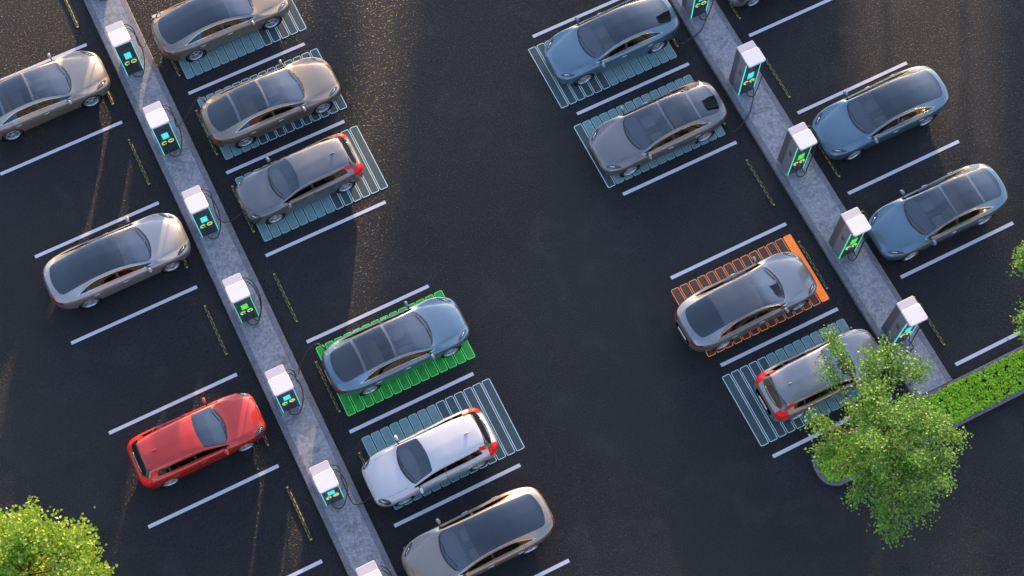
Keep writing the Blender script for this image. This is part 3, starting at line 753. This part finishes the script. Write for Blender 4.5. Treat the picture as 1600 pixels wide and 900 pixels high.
def put(me, name, root, mats=None):
    o = link(name, me, root)
    if mats:
        for i, m in mats.items():
            o.material_slots[i].link = 'OBJECT'; o.material_slots[i].material = m
    return o
def car(K, x, y, flip, pnt, label, variant='dark', rz=0., seatm=None, lampdark=False):
    sed = K.kind == 'sedan'
    root = empty('parked_sedan' if sed else 'parked_hatchback', (x, y, .004), (PI if flip else 0) + math.radians(rz))
    tag(root, label, 'car', 'cars parked along the charging islands')
    mm = K.meshes
    put(mm['body'], 'body', root, {0: pnt}); [put(me, 'wheel_housing', root) for me in mm['wheel_housing']]
    gl = mm['pano'] if variant == 'pano' else (mm['dark'] if sed else mm['hatchglass'])
    for n_, me in gl:
        o = put(me, n_, root)
        if variant == 'grey' and n_ == 'roof_glass': o.material_slots[0].link = 'OBJECT'; o.material_slots[0].material = m_greyglass
    if variant == 'pano': [put(me_, 'roof_bar', root, {0: m_barpaint}) for me_ in mm['roof_bar']]
    for me in mm['side']: put(me, 'side_window', root)
    [put(me, 'window_trim', root) for me in mm['window_trim']]
    for i in (0, 1):
        h = put(mm['headlight'][i], 'headlight', root); link('lamp_element', mm['lamp_element'][i], h)
        put(mm['tail_light'][i], 'tail_light', root); put(mm['side_mirror'][i], 'side_mirror', root, {0: pnt})
        put(mm['seat'][i], 'seat', root, {0: seatm} if seatm else None)
    for me in mm['door_handle']: put(me, 'door_handle', root, None if sed else {0: pnt})
    for me in mm['wiper']: put(me, 'wiper', root)
    for n_ in ('cabin_floor', 'dashboard', 'steering_wheel', 'cowl'): put(mm[n_], n_, root)
    put(mm['rear_seat'], 'rear_seat', root, {0: seatm} if seatm else None)
    put(mm['plate'], 'number_plate', root)
    if sed: put(mm['badge'], 'badge', root)
    else:
        put(mm['antenna'], 'antenna', root, {0: pnt}); put(mm['rear_bumper_strip'], 'tailgate_strip', root); put(mm['grille_strip'], 'grille_strip', root)
    for sx in (1, -1):
        for s in (1, -1):
            t = link('wheel', K.tyre, root); t.location = (sx * K.C['ax'], s * (K.track - (.1175 if sed else .105) - .012), K.C['R'])
            t.rotation_euler = (0, random.random() * 6 * (1 if s > 0 else -1), 0 if s > 0 else PI)
            link('rim', K.rim, t)
    return root
m_barpaint = mat('roof_bar_grey', (.11, .112, .125), .35, .4, .5)
KS = make_type(SEDAN, 'sedan'); KH = make_type(HATCH, 'hatch')
car(KS, -10.53, 12.37, 0, P_TAN, 'tan sedan with full glass roof, cropped by the left edge, facing the first charger', 'pano')
car(KS, -10.36, 5.24, 0, P_SILVER, 'silver beige sedan with dark roof, alone left of the first island')
car(KH, -10.41, -1.80, 0, P_RED, 'bright red hatchback with painted roof', seatm=m_seatdark)
car(KS, -3.55, 12.44, 0, P_TAN2, 'tan sedan with dark roof cut off by the top edge, cable at its rear')
car(KS, -3.30, 8.47, 0, P_TAN2, 'bronze tan sedan with glass roof, above the grey hatchback', 'pano')
car(KH, -3.68, 5.24, 1, P_GREY, 'grey hatchback with red tail lights, parked below the bronze sedan', seatm=m_seatdark)
car(KS, -3.18, -1.76, 0, P_BLUE, 'blue sedan with glass roof standing on green charge bars', 'pano')
car(KH, -3.89, -5.73, 1, P_WHITE, 'white hatchback with red tail lights on teal charge bars', seatm=m_seatdark)
car(KS, -3.77, -8.86, 1, P_SAND, 'tan grey sedan with dark roof at the bottom edge, below the white hatchback')
car(KS, 8.46, 5.35, 1, P_BLUE, 'blue sedan with dark roof on teal charge bars near the top edge')
car(KS, 8.24, 1.45, 1, P_BROWN, 'warm grey sedan with glass roof, plugged in left of the second island', 'pano')
car(KS, 8.00, -5.55, 0, P_STEEL, 'steel grey sedan on orange outlined charge bars', 'grey', rz=1.5)
car(KH, 8.85, -8.90, 0, P_STEEL, 'grey hatchback half hidden under the green tree', seatm=m_seatdark)
car(KS, 15.52, -1.49, 1, P_BLUE, 'blue sedan with dark roof right of the second island')
car(KS, 15.30, -5.63, 1, P_BLUE, 'blue sedan with glass roof right of the second island', 'pano')
car(KH, 15.29, 5.37, 1, P_BEIGE, 'beige hatchback of which only the front corner shows at the top edge', seatm=m_seatdark)

# ------------------------------------------------------------------ chargers
m_chw = mat('charger_white', (.56, .52, .53), .5); m_chw2 = mat('charger_cap_white', (.40, .36, .38), .55)
m_chs1 = mat('charger_side_light', (.20, .20, .225), .45, .3); m_chs2 = mat('charger_side_dark', (.105, .105, .12), .45, .3)
m_face = mat('charger_face', (.018, .022, .028), .25, 0, .5)
m_txt = mat('side_lettering', (.008, .008, .01), .6)
E_C = mat('cyan_glow', (.02, .1, .1), .4, emis=(.09, .90, .88), estr=.17)
E_CS = mat('cyan_screen', (.02, .1, .1), .4, emis=(.06, .85, .88), estr=.16)
E_G = mat('green_glow', (.02, .1, .05), .4, emis=(.06, .90, .42), estr=.16)
E_GS = mat('green_screen', (.02, .1, .02), .4, emis=(.08, .90, .08), estr=.15)
E_Y = mat('ring_glow', (.05, .06, .02), .4, emis=(.62, .90, .28), estr=.16)
CW, CDp, CH = .615, .70, 2.39     # above the island slab
def rot_text(txt, size):
    c = bpy.data.curves.new('lettering', 'FONT'); c.body = txt; c.size = size; c.extrude = .002; c.align_x = 'CENTER'; c.align_y = 'CENTER'
    o = bpy.data.objects.new('lettering', c); col.objects.link(o); bpy.context.view_layer.update()
    me = bpy.data.meshes.new_from_object(o.evaluated_get(bpy.context.evaluated_depsgraph_get())); bpy.data.objects.remove(o)
    me.materials.clear(); me.materials.append(m_txt); return me
txt_me = rot_text('BEI', .24)
def strip_mesh(s):
    b = MB(); b.box(s * (CW / 2 - .006) - .011, s * (CW / 2 - .006) + .011, -.016, .012, .03, CH - .22); return b.mesh('light_strip', E_C)
cm = {}
b = MB(); b.box(-CW / 2, CW / 2, .42, CDp, 0, CH - .10); cm['rear'] = b.mesh('rear_housing', m_chs2)
b = MB(); b.box(-CW / 2 - .004, CW / 2 + .004, .0, .418, 0, CH - .06); cm['front'] = b.mesh('front_housing', m_chs1)
b = MB(); b.box(-CW / 2 + .012, CW / 2 - .012, -.008, .0, .02, CH - .12); cm['face'] = b.mesh('face_panel', m_face)
b = MB(); b.prism(rrect(-CW / 2 - .012, CW / 2 + .012, .30, CDp + .012, .05, 5), CH - .098, CH - .035, .015); cm['cap'] = b.mesh('rear_cap', m_chw2)
b = MB(); b.prism(rrect(-CW / 2 - .028, CW / 2 + .028, -.20, .40, .075, 6), CH - .058, CH + .01, .02); cm['canopy'] = b.mesh('canopy', m_chw)
cm['strips'] = [strip_mesh(-1), strip_mesh(1)]
b = MB(); b.box(-.115, .115, -.018, -.009, 1.07, 1.45); cm['screen'] = b.mesh('screen', E_CS)
rings = []
for cx_, arc in ((-.125, (10, 285)), (.115, (0, 360))):
    b = MB(); pts = []
    n_ = 20
    for i in range(n_ + (0 if arc[1] == 360 else 1)):
        th = math.radians(arc[0] + (arc[1] - arc[0]) * i / n_); 
        pts.append((cx_ + .088 * math.cos(th + .4), -.022, .82 + .088 * math.sin(th + .4)))
    b.tube(pts, .014, 6, arc[1] == 360); rings.append(b.mesh('socket_ring', E_Y))
cm['rings'] = rings
plugs = []
for cx_ in (-.12, .115):
    b = MB(); b.lathe([(.001, -.035), (.026, -.035), (.032, -.02), (.032, 0)], 14, 'y', (cx_, -.008, .82)); b.tube([(cx_, -.03, .81), (cx_ + .01, -.055, .76), (cx_ + .015, -.06, .66)], .016, 8); plugs.append(b.mesh('plug', m_black))
cm['plugs'] = plugs
def loop_mesh(k, dx):
    b = MB()
    if k == 0: pts = [(CW / 2 - .02, .52, CH - .07), (CW / 2 + .14, .46, CH - .10), (CW / 2 + .27, .30, CH - .40), (CW / 2 + .30, .12, 1.35), (CW / 2 + .20, -.02, .72), (CW / 2 + .02, -.16, .34), (.24 + dx, -.24, .22), (.13, -.20, .34), (.13, -.065, .58), (.13, -.06, .66)]
    else: pts = [(CW / 2 - .02, .38, CH - .09), (CW / 2 + .12, .33, CH - .13), (CW / 2 + .22, .20, CH - .45), (CW / 2 + .24, .02, 1.25), (CW / 2 + .14, -.08, .60), (CW / 2 - .04, -.22, .22), (.10, -.30, .12), (-.10, -.24, .26), (-.105, -.065, .58), (-.105, -.06, .66)]
    b.tube(spline(pts, 7), .018, 7); return b.mesh('cable', m_cable)
cm['loops'] = [loop_mesh(0, 0), loop_mesh(1, 0)]
KZ = .150
def charger(x, y, label, green, plugged):
    r = empty('charging_station', (x + CW / 2, y, KZ + .001)); tag(r, label, 'charger', 'charging stations on the concrete islands')
    put(cm['front'], 'front_housing', r); put(cm['rear'], 'rear_housing', r)
    fp = put(cm['face'], 'face_panel', r); put(cm['cap'], 'rear_cap', r); put(cm['canopy'], 'canopy', r)
    for me in cm['strips']: put(me, 'light_strip', r, {0: E_G if green else E_C})
    put(cm['screen'], 'screen', r, {0: E_GS if green else E_CS})
    for me in cm['rings']: put(me, 'socket_ring', r)
    lt = put(txt_me, 'lettering', r); lt.location = (-CW / 2 - .006, .20, 1.38); lt.rotation_euler = (PI / 2, -PI / 2, -PI / 2)
    put(cm['plugs'][0], 'plug', r); put(cm['loops'][1], 'cable', r)
    if not plugged: put(cm['plugs'][1], 'plug', r); put(cm['loops'][0], 'cable', r)
    return r
yL, yR = 11.937, 1.491
for k, lb, gr, pl in [
    (-1, 'charger cut off by the top edge on the first island', 0, 0),
    (0, 'cyan lit charger on the first island, between the two tan sedans at the top', 0, 1),
    (1, 'cyan lit charger wired to the bronze tan glass roofed sedan', 0, 1),
    (2, 'cyan lit charger wired to the nose of the grey hatchback', 0, 1),
    (3, 'green screened charger, the only green one on the first island', 1, 0),
    (4, 'cyan lit charger wired to the blue sedan on green bars', 0, 1),
    (5, 'cyan lit charger wired to the white hatchback', 0, 1),
    (6, 'charger at the bottom edge on the first island, only its white cap in view', 0, 0)]:
    charger(-7.536, yL - 3.5 * k, lb, gr, pl)
for k, lb, gr, pl in [
    (-1, 'cyan lit charger cropped by the top edge on the second island', 0, 1),
    (0, 'cyan lit charger on the second island wired to the warm grey sedan', 0, 1),
    (1, 'green lit charger beside the nose of the blue dark roofed sedan', 1, 0),
    (2, 'green lit charger beside the nose of the blue glass roofed sedan', 1, 0),
    (3, 'cyan lit charger next to the tree, wired to the half hidden hatchback', 0, 1)]:
    charger(11.638, yR - 3.5 * k, lb, gr, pl)

def plug_cable(pts, label, gun=True):
    b = MB(); sp = spline(pts, 8); b.tube(sp, .019, 7); r = b.build('charging_cable', m_cable)
    tag(r, label, 'cable', 'cables plugged into parked cars')
    b = MB(); e = Vector(sp[-1]); d = (e - Vector(sp[-3])).normalized(); b.tube([e - d * .14, e - d * .05, e + d * .03], [.022, .034, .030], 8); b.build('plug', m_black, r)
def Ltop(k): 
    y = yL - 3.5 * k; x = -7.536 + CW
    return [(x - .02, y + .52, KZ + CH - .07), (x + .10, y + .50, KZ + CH - .08), (x + .24, y + .42, KZ + CH - .38)]
plug_cable(Ltop(0) + [(-6.72, 12.28, 1.25), (-6.58, 12.50, .62), (-6.38, 12.72, .55), (-6.02, 12.95, .72), (-5.72, 13.22, 1.02), (-5.60, 13.30, 1.04), (-5.52, 13.22, .86)], 'cable looping up to the rear of the sedan cut off by the top edge')
plug_cable(Ltop(1) + [(-6.72, 8.80, 1.25), (-6.70, 9.02, .58), (-6.44, 9.22, .48), (-6.05, 9.38, .68), (-5.68, 9.52, .98), (-5.55, 9.44, 1.02), (-5.47, 9.32, .88)], 'cable running to the rear of the bronze tan sedan')
plug_cable(Ltop(2) + [(-6.72, 5.40, 1.35), (-6.78, 5.14, .70), (-6.62, 5.02, .34), (-6.32, 4.98, .38), (-6.05, 4.98, .52), (-5.86, 4.98, .66)], 'cable running to the nose of the grey hatchback')
plug_cable(Ltop(4) + [(-6.72, -1.66, 1.35), (-6.68, -1.50, .80), (-6.55, -1.20, .62), (-6.28, -.90, .72), (-5.85, -.68, .96), (-5.56, -.72, 1.04), (-5.42, -.92, .90)], 'cable arching to the rear of the blue sedan on green bars')
plug_cable(Ltop(5) + [(-6.74, -5.24, 1.2), (-6.76, -5.55, .60), (-6.74, -5.90, .24), (-6.50, -6.02, .26), (-6.25, -6.02, .42), (-6.02, -5.98, .60)], 'cable running to the nose of the white hatchback')
def Rsock(k):
    y = yR - 3.5 * k; x = 11.638 + CW / 2
    return [(x + .115, y - .03, KZ + .80), (x + .13, y - .12, KZ + .62), (x + .16, y - .20, KZ + .32)]
plug_cable(Rsock(-1) + [(11.98, 4.58, .32), (11.62, 4.34, .19), (11.20, 4.28, .14), (10.92, 4.27, .06), (10.70, 4.32, .26), (10.62, 4.42, .62), (10.52, 4.50, .84)], 'cable running to the rear of the blue sedan near the top edge')
plug_cable(Rsock(0) + [(11.94, 1.02, .30), (11.62, .68, .19), (11.20, .44, .15), (10.86, .34, .06), (10.66, .40, .26), (10.55, .52, .62), (10.42, .62, .84)], 'cable running to the rear of the warm grey sedan')
plug_cable(Rsock(3) + [(12.20, -9.40, .26), (11.85, -9.46, .18), (11.58, -9.22, .18), (11.54, -8.80, .18), (11.46, -8.62, .20), (11.24, -8.58, .36), (11.08, -8.62, .58)], 'cable running round the charger to the nose of the half hidden hatchback')

# ------------------------------------------------------------------ vegetation
def leaf_mat(name, c1, c2, trans=.4):
    m = bpy.data.materials.new(name); m.use_nodes = True; t = m.node_tree; b = t.nodes['Principled BSDF']; o = t.nodes['Material Output']
    N = NB(m); g_ = N.n('ShaderNodeObjectInfo'); nz = N.noise(6.5, 2, .5); rnd = N.n('ShaderNodeNewGeometry').outputs['Random Per Island']
    c = N.mix(rnd, c1, c2); c = N.mix(N.ramp(nz, [(.35, g(0)), (.65, g(.5))]), c, tuple(v * .7 for v in c1))
    N.L(c, b.inputs['Base Color']); b.inputs['Roughness'].default_value = .5
    tr = N.n('ShaderNodeBsdfTranslucent'); hs = N.mix(1., c, (1.5, 1.5, .9), 'MULTIPLY'); N.L(hs, tr.inputs['Color'])
    mx = N.n('ShaderNodeMixShader'); mx.inputs[0].default_value = trans; N.L(b.outputs[0], mx.inputs[1]); N.L(tr.outputs[0], mx.inputs[2]); N.L(mx.outputs[0], o.inputs[0])
    return m
m_leaf = leaf_mat('leaf_green', (.072, .19, .018), (.20, .37, .030))
m_leaf_sunlit = leaf_mat('leaf_sunlit_yellow_green', (.13, .26, .012), (.36, .48, .02))  # sunlight on the bottom left crown put into its leaf colour
m_ground = leaf_mat('ground_cover_leaf', (.20, .44, .006), (.36, .60, .008))
def bark_mat():
    m = mat('bark', (.08, .06, .045), .9); N = NB(m); a = N.noise(9, 6, .7); N.L(N.ramp(a, [(.3, (.045, .035, .026)), (.7, (.13, .10, .075))]), N.b.inputs['Base Color']); N.L(N.bump(a, .8, .02), N.b.inputs['Normal']); return m
m_bark = bark_mat()

def leaves_mesh(name, P, size, m, flat=.35):
    """P: n x 3 leaf centres; each leaf a small folded pointed blade"""
    n = len(P); a = rng.uniform(0, 2 * PI, n); tilt = rng.normal(0, 1, (n, 3)); nrm = tilt * flat + np.array([0, 0, 1]) ; nrm /= np.linalg.norm(nrm, axis=1, keepdims=True)
    d = np.stack([np.cos(a), np.sin(a), rng.uniform(-.5, .2, n)], 1); d -= nrm * (d * nrm).sum(1, keepdims=True); d /= np.linalg.norm(d, axis=1, keepdims=True)
    s = np.cross(nrm, d); L = (size * rng.uniform(.65, 1.25, n))[:, None]
    v = np.empty((n, 6, 3)); hw = .34
    v[:, 0] = P; v[:, 1] = P + d * L * .35 + s * L * hw + nrm * L * .08; v[:, 2] = P + d * L * .75 + s * L * hw * .75 + nrm * L * .05
    v[:, 3] = P + d * L; v[:, 4] = P + d * L * .75 - s * L * hw * .75 + nrm * L * .05; v[:, 5] = P + d * L * .35 - s * L * hw + nrm * L * .08
    V = v.reshape(-1, 3); i = np.arange(n)[:, None] * 6
    F = np.concatenate([i + np.array([0, 1, 2, 3]), i + np.array([0, 3, 4, 5])], 0)
    me = bpy.data.meshes.new(name); me.vertices.add(len(V)); me.vertices.foreach_set('co', V.ravel())
    me.loops.add(F.size); me.loops.foreach_set('vertex_index', F.ravel().astype(np.int32)); me.polygons.add(len(F)); me.polygons.foreach_set('loop_start', np.arange(0, F.size, 4, dtype=np.int32))
    me.materials.append(m); me.update(); me.validate(); return me

def tree(base, height, clumps, nleaf, size, m, label, trunk_r=.13, lean=(0, 0)):
    """clumps: (x, y, z, r) in tree space; limbs run from the trunk to each clump, twigs through it, leaves at the twigs"""
    root = empty('tree', base); tag(root, label, 'tree')
    b = MB(); top = Vector((lean[0], lean[1], height * .80))
    tp = [Vector((0, 0, -.1)), Vector((lean[0] * .12 + .03, lean[1] * .12, height * .25)), Vector((lean[0] * .45 - .04, lean[1] * .45 + .03, height * .5)), top]
    sp = spline(tp, 6); b.tube(sp, trunk_r, 10, r2=.03); b.build('trunk', m_bark, root)
    lb = MB(); cents = []; wts = []
    for (x, y, z, r) in clumps:
        c = Vector((x, y, z)); k = min(range(len(sp)), key=lambda i: abs(sp[i].z - max(height * .22, z - .9 - .35 * (c.xy - sp[i].xy).length))); s0 = sp[k]
        mid_ = s0.lerp(c, .5) + Vector((random.uniform(-.12, .12), random.uniform(-.12, .12), .12))
        lp = spline([s0, mid_, c], 5); lb.tube(lp, max(.018, trunk_r * .34 * r), 6, r2=.010)
        nt_ = int(9 + 16 * r)
        for i in range(nt_):
            u = Vector(rng.normal(0, 1, 3)); u.normalize(); u.z = u.z * .7 + .12
            e = c + u * r * random.uniform(.55, 1.15) + Vector((0, 0, -.12 * random.random())); st = lp[random.randint(len(lp) // 2, len(lp) - 1)]
            q = [st, st.lerp(e, .5) + Vector((random.uniform(-.06, .06), random.uniform(-.06, .06), .05)), e]
            ss = spline(q, 3); lb.tube(ss, .007, 4, r2=.003)
            for t_ in ss[2:]: cents.append(t_); wts.append(1)
    crown = lb.build('crown_branches', m_bark, root)
    C_ = np.array([tuple(c) for c in cents]); idx = rng.integers(0, len(C_), nleaf)
    P = C_[idx] + rng.normal(0, .105, (nleaf, 3)) * np.array([1, 1, .7])
    link('crown', leaves_mesh('crown', P, size, m), root)
    return root
def blob(n, c, r, rmin, rmax, seed):
    R_ = random.Random(seed); out = []
    while len(out) < n:
        u = [R_.uniform(-1, 1) for _ in range(3)]
        if sum(q * q for q in u) > 1: continue
        out.append((c[0] + u[0] * r[0], c[1] + u[1] * r[1], c[2] + u[2] * r[2], R_.uniform(rmin, rmax)))
    return out
# tree in the planter; crown spreads towards the lane
cl = blob(38, (-.35, -.75, 4.1), (1.45, 2.1, 1.4), .40, .66, 3) + [
    (-1.9, .9, 3.6, .36), (-1.75, .35, 3.3, .34), (-.9, 2.2, 4.2, .34), (-.4, 2.65, 4.4, .26), (.5, 1.9, 4.4, .40), (1.25, 1.2, 4.3, .44), (1.75, .9, 4.0, .34), (-2.2, 0.1, 3.2, .34), (-2.1, -.6, 3.4, .30),
    (-1.4, -2.0, 3.6, .42), (-1.7, -2.7, 3.5, .32), (-1.5, -3.2, 3.3, .26), (-1.1, -2.9, 3.6, .40), (-.5, -3.0, 3.7, .36), (-2.0, -1.6, 3.4, .36), (-.6, -2.5, 4.0, .44), (.35, -2.2, 4.2, .40), (1.3, -1.1, 4.3, .36), (1.6, -1.5, 4.2, .24), (.9, -1.9, 4.4, .32), (-.3, 3.1, 4.3, .16), (1.1, 1.9, 4.2, .36), (.2, 1.5, 4.3, .40)]
tree((8.85, -11.70, .09), 5.6, cl, 22000, .078, m_leaf, 'large green tree with loose crown growing from the planter at the island end', .14, (-.15, -.3))
tree((-16.2, -4.6, 0), 6.4, blob(38, (0, -.2, 4.9), (2.0, 2.0, 1.2), .5, .75, 5) + [(1.7, -.6, 4.8, .35), (1.9, -1.1, 4.6, .3), (.8, 1.4, 5.0, .3), (-.2, 1.6, 4.9, .35)], 21000, .10, m_leaf_sunlit, 'sunlit yellow green tree crown filling the bottom left corner', .15)
tree((16.6, -11.6, .09), 5.2, blob(20, (.2, .3, 3.9), (1.7, 1.6, 1.2), .4, .6, 9) + [(-1.3, 2.3, 3.9, .30), (-1.1, 2.7, 4.0, .24), (-1.9, 1.0, 3.9, .42), (-2.3, .6, 3.8, .42), (-2.0, .1, 3.6, .42)], 13000, .085, m_leaf, 'green tree crown reaching in from the right edge above the planter', .13)

# unseen trees added towards the sun, whose crowns filter the low light
for k, (t_, s_) in enumerate(((14.6, 36.), (17.4, 38.), (-6.0, 46.))):
    q = Vector((math.cos(math.radians(SUN_AZ)), math.sin(math.radians(SUN_AZ)), 0)) * s_ + Vector((math.sin(math.radians(SUN_AZ)), -math.cos(math.radians(SUN_AZ)), 0)) * t_
    tree((q.x, q.y, 0), 7.2, blob(26, (0, 0, 5.7), (1.7, 1.7, 1.0), .5, .8, 20 + k), (9000, 9000, 4500)[k], .14, m_leaf, ('unseen tree added to filter the sun, nearer the shade block gap', 'unseen tree added to filter the sun, at the far side of the lane', 'thin unseen tree added to dapple the sun, up the first lane')[k], .15)

# ground cover in the planter
n = 21000; P = np.stack([rng.uniform(PX0 + .16, 24, n), rng.uniform(PY0 + .13, PY1 - .13, n), np.zeros(n)], 1)
dens = np.sin(P[:, 0] * 7.1 + np.sin(P[:, 1] * 9) * 2) * np.sin(P[:, 1] * 8.3 + np.sin(P[:, 0] * 5) * 2)
P[:, 2] = .165 + rng.uniform(0, .10, n) + dens * .03
P0x = P[:, 0].copy(); rr = np.hypot(np.minimum(P[:, 0] - (PX0 + .62), 0), np.maximum(np.abs(P[:, 1] - (PY0 + PY1) / 2) - .08, 0))
P = P[(rr < .50) | (P[:, 0] > PX0 + .62)]; P = P[(dens[(rr < .50) | (P0x > PX0 + .62)] > -.72)]
o = link('ground_cover', leaves_mesh('ground_cover', P, .085, m_ground, .35)); tag(o, kind='stuff'); o['label'] = 'bright green low ground cover filling the planter'

# ------------------------------------------------------------------ unseen blocks added to cast the long shade and darken car flanks
az = math.radians(SUN_AZ); dS = Vector((math.cos(az), math.sin(az), 0)); tS = Vector((dS.y, -dS.x, 0))
m_wall = mat('shade_block_wall', (.32, .29, .26), .85); m_win = mat('shade_block_window', (.03, .04, .05), .08, 0, 1.); m_roofm = mat('shade_block_roof', (.12, .12, .12), .9)
def shade_block(t0, t1, s0, depth, h, label, at=None, rz=0.):
    root = empty('unseen_shade_block', tuple(tS * ((t0 + t1) / 2) + dS * s0)); root.rotation_euler = (0, 0, az - PI / 2)
    if at: root.location = (*at, 0); root.rotation_euler = (0, 0, rz)
    # local x runs along -tS?  local +y = dS
    W = t1 - t0; b = MB(); b.box(-W / 2, W / 2, 0, depth, 0, h - .35); b.build('wall', m_wall, root)
    b = MB(); b.box(-W / 2 - .15, W / 2 + .15, -.15, depth + .15, h - .348, h); b.build('roof', m_roofm, root)
    for f_ in range(int(h // 3.4)):      # ribbon windows with mullions, one band per floor and side
        b = MB(); z = 1.0 + f_ * 3.4
        b.m = 0; b.box(-W / 2 + .8, W / 2 - .8, -.03, .02, z, z + 1.6); b.m = 1
        for i in range(int(W // 3) + 1): x = -W / 2 + .8 + i * (W - 1.6) / int(W // 3); b.box(x - .05, x + .05, -.08, -.032, z, z + 1.6)
        b.build('window_band', [m_win, m_roofm], root)
    tag(root, label, 'shade_block', 'unseen blocks added to shade the car park')
H_B = .75 + (95 + 6.1) * math.tan(math.radians(SUN_EL))
shade_block(-2.8, 13.4, 95, 14, H_B, 'unseen beige block added to shade the lot, nearer the first island')
shade_block(18.4, 40, 95, 14, H_B, 'unseen beige block added to shade the lot, farther right')
shade_block(-60, 60, 0, 14, 22, 'long unseen block added to darken car flanks, near side of the lot', (4, -62), PI)
shade_block(-45, 45, 0, 14, 20, 'long unseen block added to darken car flanks, left side of the lot', (-62, 0), PI / 2)
